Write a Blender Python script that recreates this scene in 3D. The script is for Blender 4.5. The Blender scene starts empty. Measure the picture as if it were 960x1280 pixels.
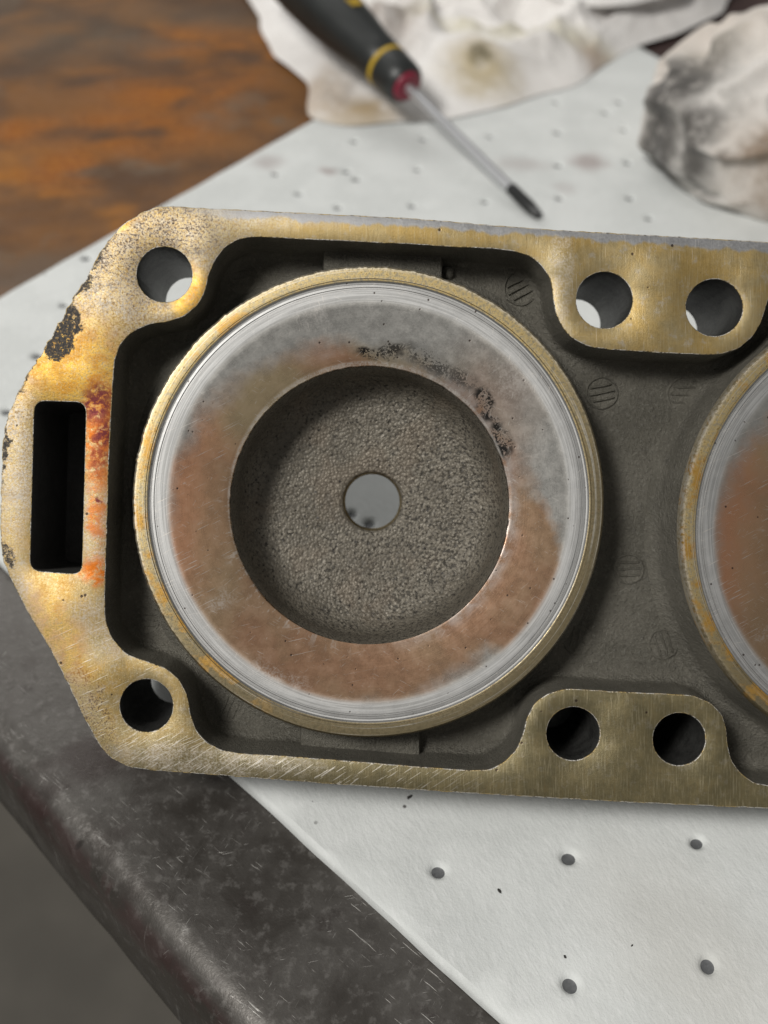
import bpy, bmesh, math, random
from mathutils import Vector, Matrix, noise
from mathutils.geometry import delaunay_2d_cdt

random.seed(7)
S = bpy.context.scene
COL = S.collection

# ------------------------------------------------------------------ camera
F = 1427.0                       # focal length in photo pixels (960 x 1280)
H = 0.233                        # camera height over the pad
NC = Vector((.0357, .713, .700)).normalized()          # table normal in camera axes
XC = Vector((1, -.054, 0)); XC = (XC - NC*XC.dot(NC)).normalized()
YC = NC.cross(XC)
RW = Matrix((XC, YC, NC))        # camera axes -> world axes
def ray(px, py): return Vector(((px-480)/F, -(py-640)/F, -1.0))
def c2w(v): return RW @ v + Vector((0, 0, H))
def T(px, py, z=0.0):            # pixel -> point on the horizontal plane at height z
    r = RW @ ray(px, py)
    k = (z-H)/r.z
    return Vector((r.x*k, r.y*k, z))
cam = bpy.data.objects.new('camera', bpy.data.cameras.new('camera'))
COL.objects.link(cam)
cam.matrix_world = Matrix.Translation((0, 0, H)) @ RW.to_4x4()
cd = cam.data
cd.sensor_fit = 'VERTICAL'; cd.sensor_height = 36.0; cd.lens = 36.0*F/1280.0
cd.clip_start = .01; cd.clip_end = 50
cd.dof.use_dof = True; cd.dof.focus_distance = 0.237; cd.dof.aperture_fstop = 12.5
S.camera = cam

# ------------------------------------------------------------------ light
W = bpy.data.worlds.new('World'); S.world = W; W.use_nodes = True
bg = W.node_tree.nodes['Background']
bg.inputs[0].default_value = (1.0, .985, .96, 1); bg.inputs[1].default_value = .175
def area(name, dirc, dist, size, power, col, target=Vector((0, 0, -.24)), sy=None):
    l = bpy.data.lights.new(name, 'AREA'); l.energy = power; l.color = col
    l.shape = 'RECTANGLE'; l.size = size; l.size_y = sy or size
    o = bpy.data.objects.new(name, l); COL.objects.link(o)
    p = c2w(target + Vector(dirc).normalized()*dist); t = c2w(target)
    o.matrix_world = Matrix.Translation(p) @ (p-t).to_track_quat('Z', 'Y').to_matrix().to_4x4()
    return o
area('ceiling_lamp', (-.50, .33, 1), 1.9, .42, 30, (1, .975, .93))
wl = RW.transposed() @ Vector((-.42, .80, .66))      # a broad bright bay beyond the bench, low over its far side
area('window_bay', wl, 2.3, 1.3, 13, (1.0, .985, .955), sy=.9)
S.view_settings.view_transform = 'Standard'; S.view_settings.look = 'None'
S.view_settings.exposure = .10; S.view_settings.gamma = 1
S.view_settings.use_curve_mapping = False

# ------------------------------------------------------------------ node helper
class Mat:
    def __init__(s, name):
        s.m = bpy.data.materials.new(name); s.m.use_nodes = True
        s.t = s.m.node_tree; s.n = s.t.nodes; s.b = s.n['Principled BSDF']
        s.tc = s.n.new('ShaderNodeTexCoord')
    def link(s, a, sock):
        if isinstance(a, N): s.t.links.new(a.s, sock)
        elif isinstance(a, (tuple, list)):
            sock.default_value = tuple(a)+(1,) if (len(a) == 3 and sock.type == 'RGBA') else tuple(a)
        else: sock.default_value = a
    def math(s, op, *a, clamp=False):
        q = s.n.new('ShaderNodeMath'); q.operation = op; q.use_clamp = clamp
        for i, v in enumerate(a): s.link(v, q.inputs[i])
        return N(s, q.outputs[0])
    def obj(s): return N(s, s.tc.outputs['Object'])
    def vmath(s, op, *a):
        q = s.n.new('ShaderNodeVectorMath'); q.operation = op
        for i, v in enumerate(a):
            if op == 'SCALE' and i == 1: s.link(v, q.inputs['Scale'])
            else: s.link(v, q.inputs[i])
        return N(s, q.outputs['Value'] if op in ('LENGTH', 'DOT_PRODUCT', 'DISTANCE') else q.outputs[0])
    def xyz(s, v):
        q = s.n.new('ShaderNodeSeparateXYZ'); s.link(v, q.inputs[0])
        return [N(s, o) for o in q.outputs]
    def vec(s, x=0., y=0., z=0.):
        q = s.n.new('ShaderNodeCombineXYZ')
        for i, v in enumerate((x, y, z)): s.link(v, q.inputs[i])
        return N(s, q.outputs[0])
    def noise(s, p, sc, det=3., rough=.55, dist=0., col=False):
        q = s.n.new('ShaderNodeTexNoise'); s.link(p, q.inputs['Vector'])
        q.inputs['Scale'].default_value = sc; q.inputs['Detail'].default_value = det
        q.inputs['Roughness'].default_value = rough; q.inputs['Distortion'].default_value = dist
        return N(s, q.outputs['Color' if col else 'Fac'])
    def vor(s, p, sc, feat='F1', out='Distance', rnd=1.):
        q = s.n.new('ShaderNodeTexVoronoi'); q.feature = feat; s.link(p, q.inputs['Vector'])
        q.inputs['Scale'].default_value = sc; q.inputs['Randomness'].default_value = rnd
        return N(s, q.outputs[out])
    def ss(s, v, a, b, lo=0., hi=1.):      # smoothstep from a (lo) to b (hi)
        q = s.n.new('ShaderNodeMapRange'); q.interpolation_type = 'SMOOTHSTEP'
        if a > b: a, b, lo, hi = b, a, hi, lo
        s.link(v, q.inputs[0])
        for i, k in enumerate((a, b, lo, hi)): q.inputs[i+1].default_value = k
        return N(s, q.outputs[0])
    def mix(s, f, a, b):
        q = s.n.new('ShaderNodeMix'); q.data_type = 'RGBA'; q.clamp_factor = True
        s.link(f, q.inputs[0]); s.link(a, q.inputs[6]); s.link(b, q.inputs[7])
        return N(s, q.outputs[2])
    def bump(s, h, strength=.5, dist=.001, prev=None):
        q = s.n.new('ShaderNodeBump'); q.inputs['Strength'].default_value = strength
        q.inputs['Distance'].default_value = dist; s.link(h, q.inputs['Height'])
        if prev: s.link(prev, q.inputs['Normal'])
        return N(s, q.outputs[0])
    def out(s, col=None, rough=None, metal=None, normal=None, **kw):
        for k, v in (('Base Color', col), ('Roughness', rough), ('Metallic', metal), ('Normal', normal)):
            if v is not None: s.link(v, s.b.inputs[k])
        for k, v in kw.items(): s.link(v, s.b.inputs[k.replace('_', ' ')])
        return s.m
    # photo-anchored stain helper: X, Y are coordinates on the object's own surface
    def frame(s, X, Y, warp, wsc, wp):
        w = s.xyz(s.noise(wp, wsc, 4., .6, col=True))
        s.X = X + (w[0]-.5)*warp; s.Y = Y + (w[1]-.5)*warp
    def blob(s, cx, cy, rx, ry, ang=0, soft=.4):
        a = math.radians(ang); c, d = math.cos(a), math.sin(a)
        dx = s.X - cx; dy = s.Y - cy
        u = (dx*c + dy*d)*(1/rx); v = (dy*c - dx*d)*(1/ry)
        return s.ss(s.math('SQRT', u*u + v*v), 1+soft, 1-soft)
    def scratches(s, X, Y, ang, freq, length, thr=.68, seed=0.):
        a = math.radians(ang); c, d = math.cos(a), math.sin(a)
        u = (X*c + Y*d)*(1/length); v = (Y*c - X*d)*freq
        return s.ss(s.noise(s.vec(u, v, seed), 1., 2., .6), thr, thr+.06)
class N:
    def __init__(s, m, sock): s.m = m; s.s = sock
    def __add__(s, o): return s.m.math('ADD', s, o)
    __radd__ = __add__
    def __sub__(s, o): return s.m.math('SUBTRACT', s, o)
    def __rsub__(s, o): return s.m.math('SUBTRACT', o, s)
    def __mul__(s, o): return s.m.math('MULTIPLY', s, o)
    __rmul__ = __mul__
    def mx(s, o): return s.m.math('MAXIMUM', s, o)

# ------------------------------------------------------------------ mesh helpers
def tag(o, label=None, cat=None, group=None, kind=None):
    for k, v in (('label', label), ('category', cat), ('group', group), ('kind', kind)):
        if v: o[k] = v
    return o
def empty(name, mat4, **kw):
    o = bpy.data.objects.new(name, None); COL.objects.link(o); o.matrix_world = mat4
    o.empty_display_size = .01
    return tag(o, **kw)
def link(name, bm, mats, parent=None, smooth=True, loc=None):
    me = bpy.data.meshes.new(name)
    bmesh.ops.recalc_face_normals(bm, faces=bm.faces[:])
    bm.to_mesh(me); bm.free()
    for m in (mats if isinstance(mats, (list, tuple)) else [mats]): me.materials.append(m)
    if smooth:
        me.polygons.foreach_set('use_smooth', [True]*len(me.polygons))
        me.set_sharp_from_angle(angle=math.radians(38))
    o = bpy.data.objects.new(name, me); COL.objects.link(o)
    if parent: o.parent = parent
    if loc is not None: o.location = loc
    return o
def resample(pts, step, closed=True):
    P = [Vector(p[:2]) for p in pts]
    if closed: P = P + [P[0]]
    L = [0.]
    for a, b in zip(P, P[1:]): L.append(L[-1] + (b-a).length)
    n = max(8, int(L[-1]/step)); out = []; j = 0
    for i in range(n if closed else n+1):
        d = L[-1]*i/n
        while j < len(L)-2 and L[j+1] < d: j += 1
        t = (d-L[j])/max(L[j+1]-L[j], 1e-12)
        out.append(P[j].lerp(P[j+1], t))
    return out
def smooth_loop(pts, it=2):
    P = [Vector(p) for p in pts]; n = len(P)
    for _ in range(it):
        P = [(P[i-1] + P[i]*2 + P[(i+1) % n])/4 for i in range(n)]
    return P
def area2(P): return sum(a.x*b.y-b.x*a.y for a, b in zip(P, P[1:]+P[:1]))
def ccw(P): return P if area2(P) > 0 else P[::-1]
def offset(P, d):                       # inwards (towards the material side left of a ccw loop)
    n = len(P); out = []
    for i in range(n):
        t = (P[(i+1) % n]-P[i-1]); t.normalize()
        out.append(P[i] + Vector((-t.y, t.x))*d)
    return out
def circle(c, r, n=72, jit=0., seed=0):
    return [Vector((c[0], c[1])) + Vector((math.cos(a), math.sin(a)))*(r*(1+jit*noise.noise((3*math.cos(a)*6, 3*math.sin(a)*6, seed))))
            for a in (2*math.pi*i/n for i in range(n))]
def fill(bm, loops, z, extra=(), mat=0, zfun=None):
    """triangulate loops[0] minus loops[1:] at height z; returns bm verts per input point"""
    co, edges = [], []
    for lp in loops:
        b = len(co); n = len(lp); co += [Vector(p) for p in lp]
        edges += [(b+i, b+(i+1) % n) for i in range(n)]
    co += [Vector(p) for p in extra]
    vs, es, fs, ov, oe, of = delaunay_2d_cdt(co, edges, [], 2, 1e-9)
    bv = [bm.verts.new((v.x, v.y, z if zfun is None else zfun(v))) for v in vs]
    for f in fs:
        c = sum((vs[i] for i in f), Vector((0, 0)))/3
        if not inside(c, loops[0]) or any(inside(c, l) for l in loops[1:]): continue
        try: fc = bm.faces.new([bv[i] for i in f]); fc.material_index = mat
        except ValueError: pass
    return bv
def inside(p, L):
    r = False; n = len(L); j = n-1; x, y = p.x, p.y
    for i in range(n):
        a, b = L[i], L[j]
        if (a.y > y) != (b.y > y) and x < (b.x-a.x)*(y-a.y)/(b.y-a.y)+a.x: r = not r
        j = i
    return r
def skirt(bm, rings, mat=0, flip=False):
    """rings: list of (points2d, z) of equal length"""
    vv = [[bm.verts.new((p.x, p.y, z)) for p in P] for P, z in rings]
    n = len(vv[0])
    for a, b in zip(vv, vv[1:]):
        for i in range(n):
            f = bm.faces.new((a[i], a[(i+1) % n], b[(i+1) % n], b[i])); f.material_index = mat
    return vv
def weld(bm, d=1e-6): bmesh.ops.remove_doubles(bm, verts=bm.verts[:], dist=d)
def lathe(bm, prof, n=256, mats=None, rf=None, axis=None):
    """prof: list of (r, z); rf(i_prof, angle) -> radius factor offset"""
    rows = []
    for k, (r, z) in enumerate(prof):
        row = []
        for i in range(n):
            a = 2*math.pi*i/n
            rr, zz = r, z
            if rf: rr, zz = rf(k, a, r, z)
            p = Vector((rr*math.cos(a), rr*math.sin(a), zz))
            row.append(bm.verts.new(axis @ p if axis else p))
        rows.append(row)
    for k, (a, b) in enumerate(zip(rows, rows[1:])):
        for i in range(n):
            f = bm.faces.new((a[i], a[(i+1) % n], b[(i+1) % n], b[i]))
            if mats: f.material_index = mats[k]
    return rows

# ------------------------------------------------------------------ the cylinder head's frame
# face nearly square to the lens, long axis horizontal, resting on its lower rear edge
EZ = -Vector((-15/F, 20/F, -1)).normalized()          # face normal in camera axes
EX = Vector((1, -.054, 0)); EX = (EX - EZ*EX.dot(EZ)).normalized()
EY = EZ.cross(EX)
TH = 200.0                                            # thickness, in face pixels
def frame_pt(px, py):                                 # unit depth intersection with the face plane
    r = ray(px, py); o = Vector((0, 0, -1.0))
    return r*(o.dot(EZ)/r.dot(EZ))
O1 = frame_pt(802, 650)
def loc1(px, py):
    v = frame_pt(px, py)-O1
    return Vector((v.dot(EX), v.dot(EY)))
low = RW @ (frame_pt(540, 989) - EZ*(TH/F))           # lower rear edge at unit depth
D = H/(-low.z)
U = D/F                                               # metres per face pixel
def hl(px, py): return loc1(px, py)*D
HM = Matrix.Translation(c2w(O1*D)) @ (RW @ Matrix((EX, EY, EZ)).transposed()).to_4x4()
print('D', D, 'U mm', U*1000)
cu, cl = hl(824, 379), hl(782, 921)
def mirror(p):
    t = (p.y-cl.y)/(cu.y-cl.y); c = cl.x+(cu.x-cl.x)*t
    return Vector((2*c-p.x, p.y))
def midx(p):
    t = (p.y-cl.y)/(cu.y-cl.y); return cl.x+(cu.x-cl.x)*t

# ------------------------------------------------------------------ materials
CX, SX = loc1(803, 650).x*F, 0
ca = math.atan2(EX.y, EX.x)
def photo_xy(M, origin=(802., 650.)):
    """surface coordinates of a head part, in face pixels"""
    v = M.vmath('SCALE', M.obj(), 1/U); x, y, z = M.xyz(v)
    c, s_ = math.cos(ca), math.sin(ca)
    return x*c - y*s_ + origin[0], (x*s_ + y*c)*-1.0 + origin[1], v

def mat_face():
    M = Mat('stained_gasket_face'); X, Y, v = photo_xy(M)
    M.frame(X, Y, 46, .03, v)
    big = M.noise(v, .012, 4, .6); mid = M.noise(v, .05, 5, .65); fine = M.noise(v, .33, 4, .7); vfine = M.noise(v, .8, 2, .6)
    left = M.ss(X, 330, 60)
    col = M.mix(M.ss(big, .35, .65), (.41, .285, .10), (.40, .32, .17))
    low_r = M.ss(Y + X*.35, 850, 1080)  # duller olive at lower right, partly light falloff put into the colour
    col = M.mix(low_r, col, M.mix(M.ss(big*.6+mid*.4, .35, .65), (.175, .15, .082), (.225, .188, .10)))
    mill = M.noise(M.vec(X*.5, Y*.035, 2.), 1., 3, .6)
    col = M.mix(M.ss(mid, .36, .70)*(1.0-low_r*.85)*M.ss(left, -.6, 1.)*.8, col, M.mix(left, (.46, .31, .105), (.56, .35, .09)))
    col = M.mix(M.ss(mill, .5, .68)*.30, col, (.52, .45, .30)); col = M.mix(M.ss(mill, .46, .3)*.30, col, (.22, .15, .06))
    # pale bare mottling
    pale = (M.blob(165, 330, 130, 95, -20, .5).mx(M.blob(20, 560, 26, 120, 0, .6)).mx(M.blob(125, 655, 30, 60)*.9)
            .mx(M.blob(255, 262, 160, 20, 3)*.9).mx(M.blob(60, 790, 18, 110, -28)).mx(M.blob(260, 400, 40, 60)*.6)
            .mx(M.blob(700, 350, 14, 80)*.55).mx(M.blob(125, 785, 70, 40)*.7).mx(M.blob(260, 950, 130, 16, 4)*.7))
    col = M.mix(pale*M.ss(mid*.5+fine*.55, .42, .60)*.9, col, M.mix(M.ss(fine, .4, .6), (.36, .31, .24), (.55, .51, .45)))
    grain = M.noise(v, .34, 4, .8); grain2 = M.noise(v, .16, 5, .78)
    gl = M.ss(X, 470, 150); gu = M.ss(Y, 680, 470)*.75 + .25
    col = M.mix(M.ss(grain2, .51, .60)*gl*gu*.75, col, (.30, .19, .065))
    col = M.mix(M.ss(grain, .52, .60)*gl*gu*.75, col, (.17, .11, .05))
    col = M.mix(M.ss(grain, .45, .37)*gl*.55, col, (.60, .53, .40))
    streak = M.noise(M.vec(X*.06, Y*.06, 6.), 1., 6, .72)
    col = M.mix(M.ss(streak, .54, .66)*.45*(1.0-low_r*.6), col, (.47, .44, .39))
    # dark speckled corrosion, upper left corner
    dk = M.blob(190, 300, 95, 60, -25, .6).mx(M.blob(190, 320, 60, 70)*.8).mx(M.blob(110, 880, 22, 75, -25)*.9)
    col = M.mix(dk*M.ss(fine*.75+mid*.25, .50, .58)*.9, col, (.10, .065, .04))
    am = M.blob(95, 458, 62, 55, 0, .6).mx(M.blob(240, 372, 26, 34)).mx(M.blob(78, 640, 18, 120)*.6).mx(M.blob(75, 790, 24, 70, -25, .6)*.7).mx(M.blob(160, 275, 20, 12, -35, .5)*.8)
    col = M.mix(am*M.ss(fine, .3, .6)*.9, col, M.mix(M.ss(mid, .4, .6), (.70, .42, .06), (.58, .28, .025)))
    # burnt orange and purple heat marks beside the slot
    crust_ = M.noise(v, .11, 5, .65)
    ob = M.blob(124, 545, 22, 62, 0, .5).mx(M.blob(118, 712, 18, 17, 0, .5)).mx(M.blob(122, 640, 12, 40, 0, .6)*.8)
    col = M.mix(ob*M.ss(crust_*.6+mid*.4, .36, .54), col, (.54, .15, .012))
    pb = M.blob(122, 508, 20, 24, 0, .5).mx(M.blob(130, 545, 13, 18, 0, .5)).mx(M.blob(125, 620, 5, 6)).mx(M.blob(124, 575, 12, 16)*.7)
    col = M.mix(pb*M.ss(crust_, .38, .54)*.95, col, (.13, .022, .03))
    # black burnt crust on the left rim
    bk = (M.blob(80, 415, 21, 36, 28, .3).mx(M.blob(101, 366, 8, 30, 30, .6)*.85).mx(M.blob(4, 560, 6, 60, 0, .6)*.8)
          .mx(M.blob(125, 318, 7, 30, 33, .6)*.7).mx(M.blob(8, 700, 7, 24, -25, .6)*.7).mx(M.blob(36, 466, 6, 30, 28, .6)*.75))
    crust = M.noise(v, .10, 6, .78)
    ck = M.noise(v, .30, 4, .75)
    fl = M.ss(M.noise(v, .17, 5, .8), .535, .59)
    bkm = M.ss(bk*.46 + crust*.46 + ck*.50, .715, .83)*(1.0-fl*.85)
    col = M.mix(bkm, col, M.mix(M.ss(ck*.5+fine*.5, .44, .62), (.012, .011, .012), (.085, .068, .05)))
    # bare grey strip worn along the upper edge
    ed = Y - X*.0535 - 245.9
    strip = M.ss(ed - (M.noise(M.vec(X, 0., 3.), .03, 4, .6)-.5)*26 - M.ss(X, 500, 960)*6., 14., 9.)
    col = M.mix(strip*M.ss(X, 200, 330), col, M.mix(fine, (.25, .25, .26), (.42, .42, .42)))
    # scratches & milling marks
    sc = (M.scratches(X, Y, -33, .45, 34, .59, 1.)*M.blob(330, 960, 220, 40, 4, .6)).mx(
          M.scratches(X, Y, -24, .5, 44, .62, 4.)*M.blob(170, 860, 130, 110, 0, .5)).mx(
          M.scratches(X, Y, 88, .8, 60, .65, 7.)*M.ss(X, 600, 700)*M.ss(Y, 480, 430)*.6).mx(
          M.scratches(X, Y, 2, .7, 70, .72, 9.)*.4)
    col = M.mix(sc*.8, col, (.66, .62, .55))
    col = M.mix(M.ss(vfine, .62, .72)*.35, col, (.10, .07, .03))
    pits = M.ss(M.vor(v, .045), .10, .06)*M.ss(M.xyz(M.vor(v, .045, out='Color'))[0], .5, .55)
    col = M.mix(pits*.9, col, (.05, .03, .02))
    hgt = mid*.5 + fine*.7 + vfine*.4 - pits - bk*.6
    rough = M.ss(fine*.5+mid*.5, .3, .7, .34, .55) + gl*.10
    return M.out(col, M.math('MAXIMUM', rough, bkm*.7), M.math('MULTIPLY', .72, 1.0-bkm), M.bump(vfine*.5+fine*.5+grain*.6*gl-pits-bkm*1.5+sc*.3, .20, .00032))

def mat_bare(name, c0, c1, rough=.4, metal=.8, bump=.3):
    M = Mat(name); v = M.vmath('SCALE', M.obj(), 1/U)
    a = M.noise(v, .06, 4, .6); b = M.noise(v, .45, 3, .7)
    col = M.mix(M.ss(a*.5+b*.5, .35, .65), c0, c1)
    return M.out(col, M.ss(b, .3, .7, rough-.08, rough+.12), metal, M.bump(a*.5+b, bump, .0004))

def mat_edge():
    M = Mat('worn_bright_edge'); v = M.vmath('SCALE', M.obj(), 1/U)
    a = M.noise(v, .05, 4, .6); b = M.noise(v, .3, 3, .7)
    col = M.mix(M.ss(a, .4, .6), (.50, .48, .44), (.40, .30, .13))
    col = M.mix(M.ss(b, .50, .62)*.9, col, (.07, .055, .04))
    return M.out(col, .5, .6, M.bump(b, .5, .0005))

def mat_cast():
    M = Mat('dark_sand_cast_alloy'); v = M.vmath('SCALE', M.obj(), 1/U)
    a = M.noise(v, .012, 4, .6); b = M.noise(v, .10, 5, .65); c = M.noise(v, .55, 3, .65)
    col = M.mix(M.ss(a, .35, .65), (.115, .108, .088), (.165, .155, .128))
    col = M.mix(M.ss(c, .56, .68)*.5, col, (.20, .19, .165))
    col = M.mix(M.ss(b, .56, .7)*.5, col, (.055, .05, .044))
    d = M.noise(v, .20, 4, .7)
    col = M.mix(M.ss(d, .54, .66)*.4, col, (.27, .26, .225)); col = M.mix(M.ss(d, .44, .34)*.35, col, (.06, .055, .047))
    return M.out(col, M.ss(c, .3, .7, .38, .58), .25, M.bump(b*.5+d*.9+c*.6, .75, .0010))

def mat_lip():
    M = Mat('gold_stained_sealing_lip'); v = M.vmath('SCALE', M.obj(), 1/U); x, y, z = M.xyz(v)
    a = M.noise(v, .03, 4, .6); b = M.noise(v, .22, 4, .7)
    r = M.math('SQRT', x*x + y*y)
    th = M.math('ARCTAN2', y, x)
    ring = M.noise(M.vec(r*.9, M.math('COSINE', th)*1.5, M.math('SINE', th)*1.5), 1., 3, .6)
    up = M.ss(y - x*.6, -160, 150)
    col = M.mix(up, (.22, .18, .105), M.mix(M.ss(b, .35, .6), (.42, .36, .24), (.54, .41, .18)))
    col = M.mix(M.ss(a, .5, .62)*M.ss(x, -60, -220), col, (.52, .30, .07))
    col = M.mix(M.ss(b, .56, .64)*.6, col, (.12, .075, .035))
    col = M.mix(M.ss(ring, .56, .66)*.55, col, (.62, .60, .55))
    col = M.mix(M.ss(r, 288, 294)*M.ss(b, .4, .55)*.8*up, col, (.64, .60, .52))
    return M.out(col, M.ss(b, .3, .7, .3, .5), .75, M.bump(ring*.4+b*.6, .14, .0003))

def mat_squish():
    M = Mat('heat_stained_squish_band'); v = M.vmath('SCALE', M.obj(), 1/U); x, y, z = M.xyz(v)
    c, s_ = math.cos(ca), math.sin(ca)
    X = x*c - y*s_ + 461; Y = (x*s_ + y*c)*-1.0 + 628
    rnd = M.n.new('ShaderNodeObjectInfo')
    v2 = M.vmath('ADD', v, M.vec(N(M, rnd.outputs['Random'])*900., 0., 0.))
    M.frame(X, Y, 50, .02, v2)
    r = M.math('SQRT', x*x + y*y); th = M.math('ARCTAN2', y, x)
    a = M.noise(v2, .012, 3, .55); b = M.noise(v2, .06, 4, .6); f = M.noise(v2, .4, 3, .7)
    pol = M.noise(M.vec(r*.5, M.math('COSINE', th)*2.2, M.math('SINE', th)*2.2), 1., 4, .65)
    col = M.mix(M.ss(b*.5+f*.5, .35, .65), (.36, .352, .33), (.42, .41, .385))
    br = M.blob(436, 662, 232, 228, 0, .085).mx(M.blob(625, 705, 82, 115, -12, .12)).mx(M.blob(585, 530, 75, 90, 30, .5)*.5)
    brown = M.mix(M.ss(a, .36, .62), (.35, .225, .135), (.33, .185, .108))
    brown = M.mix(M.blob(262, 500, 60, 70, 0, .6).mx(M.blob(380, 425, 90, 30, -15, .6)*.9).mx(M.blob(235, 640, 40, 90, 0, .6)*.8), brown, (.56, .28, .155))
    brown = M.mix(M.blob(330, 500, 70, 50, -40, .6).mx(M.blob(500, 435, 80, 24, 10, .6)).mx(M.blob(270, 690, 30, 110, 0, .6)*.4), brown, (.40, .31, .185))
    brown = M.mix(M.ss(b, .5, .66)*.15, brown, (.34, .25, .19))
    col = M.mix(br*M.ss(r, 262, 244)*.96, col, brown)
    col = M.mix(M.ss(r, 200, 178)*M.ss(X, 430, 600)*M.ss(b, .3, .6)*.6, col, (.33, .33, .33))
    # bright turned bands towards the lip
    col = M.mix(M.ss(r, 248, 256)*.85, col, M.mix(M.ss(pol, .4, .6), (.36, .36, .355), (.54, .54, .535)))
    col = M.mix(M.ss(r, 262, 267)*M.ss(pol, .50, .60)*.4, col, (.16, .15, .14))
    # soot
    so = (M.blob(463, 441, 22, 8, -8, .5).mx(M.blob(490, 437, 16, 9)*.9).mx(M.blob(535, 447, 34, 12, 22, .6)*.8).mx(M.blob(575, 470, 26, 12, 40, .6)*.75)
          .mx(M.blob(606, 508, 12, 26, -28, .4)).mx(M.blob(627, 548, 10, 28, -12, .5)))
    col = M.mix(so*M.ss(f*.5+b*.5, .45, .51), col, (.02, .018, .016))
    pits = M.ss(M.vor(v2, .07), .125, .07)*M.ss(M.xyz(M.vor(v2, .075, out='Color'))[0], .5, .55)
    col = M.mix(pits*.9, col, (.05, .035, .03))
    sc = (M.scratches(X, Y, -27, .6, 45, .635, 1.)*M.blob(235, 630, 75, 170, 0, .5)).mx(
          M.scratches(X, Y, -12, .5, 60, .66, 4.)*M.blob(300, 830, 130, 70, 0, .5)).mx(
          M.scratches(X, Y, 80, .5, 25, .62, 6.)*M.blob(395, 400, 26, 26, 0, .5)).mx(
          M.scratches(X, Y, 100, .5, 16, .64, 8.)*M.blob(650, 480, 80, 110, 0, .5)*.6).mx(
          M.scratches(X, Y, -40, .6, 24, .675, 11.)*.6)
    burr = M.noise(M.vec(r*.06, M.math('COSINE', th)*26., M.math('SINE', th)*26.), 1., 3, .7)
    sc = sc.mx(M.ss(burr, .54, .64)*M.ss(r, 202, 180)*M.ss(X, 520, 330)*M.ss(Y, 560, 640)*.6)
    sc = sc.mx(M.scratches(X, Y, 28, .6, 20, .66, 15.)*.6).mx(M.scratches(X, Y, -62, .5, 16, .69, 19.)*.7)
    smear = M.blob(345, 845, 30, 12, 15, .7).mx(M.blob(272, 755, 14, 14, 0, .7)).mx(M.blob(392, 395, 20, 16, 0, .7)).mx(M.blob(640, 470, 26, 22, 40, .8)*.7)
    col = M.mix(smear*M.ss(f*.6+b*.4, .44, .6)*.45, col, (.56, .53, .50))
    col = M.mix(sc*.75, col, (.66, .62, .57))
    col = M.mix(M.ss(r, 179.2, 177)*M.ss(f*.6+b*.4, .36, .58)*.6, col, (.52, .49, .45))
    return M.out(col, M.math('ADD', M.ss(f*.3+b*.7, .3, .7, .25, .34), M.ss(r, 244, 254)*.18), .80, M.bump(pol*.3+f*.25-pits*.8, .12, .0003))

def mat_bowl():
    M = Mat('grainy_sooted_chamber'); v = M.vmath('SCALE', M.obj(), 1/U)
    x, y, z = M.xyz(v)
    g = M.vor(M.vmath('ADD', v, M.vmath('SCALE', M.noise(v, .15, 2, .5, col=True), 2.)), .25)
    a = M.noise(v, .02, 3, .6); b = M.noise(v, .2, 4, .6); c = M.noise(v, .5, 2, .6)
    col = M.mix(M.ss(a, .35, .65), (.150, .133, .105), (.205, .184, .148))
    col = M.mix(M.ss(g, .45, .8)*.5, col, (.09, .082, .068))
    dens = M.ss(x - y*.4, -110, 130)*.055 + M.ss(M.noise(v, .02, 2, .5), .4, .62)*.035
    sp = M.ss(M.noise(v, .24, 3, .68) + dens, .605, .65)
    col = M.mix(sp*.8, col, (.022, .02, .017))
    tan = M.ss(M.noise(v, .012, 3, .6), .5, .66)
    col = M.mix(tan*.35, col, (.21, .165, .12))
    soot = M.ss(M.noise(v, .028, 4, .65), .56, .70)
    col = M.mix(soot*.35, col, (.07, .064, .055))
    sp2 = M.ss(M.vor(v, .075), .17, .10)*M.ss(M.xyz(M.vor(v, .075, out='Color'))[0], .5, .55)
    col = M.mix(sp2*.9, col, (.025, .022, .02))
    return M.out(col, M.ss(b, .3, .7, .42, .62), .3, M.bump(1.0-g-sp*1.2, .5, .00045, M.bump(b, .4, .0006)))

# ------------------------------------------------------------------ setting: floor and bench
floor_bm = bmesh.new()
fv = [floor_bm.verts.new((x, y, -.92)) for x, y in ((-14, -14), (14, -14), (14, 14), (-14, 14))]
floor_bm.faces.new(fv)
M = Mat('grey_workshop_concrete'); v = M.obj()
a = M.noise(v, 2.2, 5, .6); b = M.noise(v, 9., 4, .6)
M.out(M.mix(M.ss(a*.6+b*.4, .35, .65), (.085, .077, .064), (.125, .113, .094)), .7, 0., M.bump(b, .2, .01))
tag(link('floor', floor_bm, M.m), kind='structure')

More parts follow.
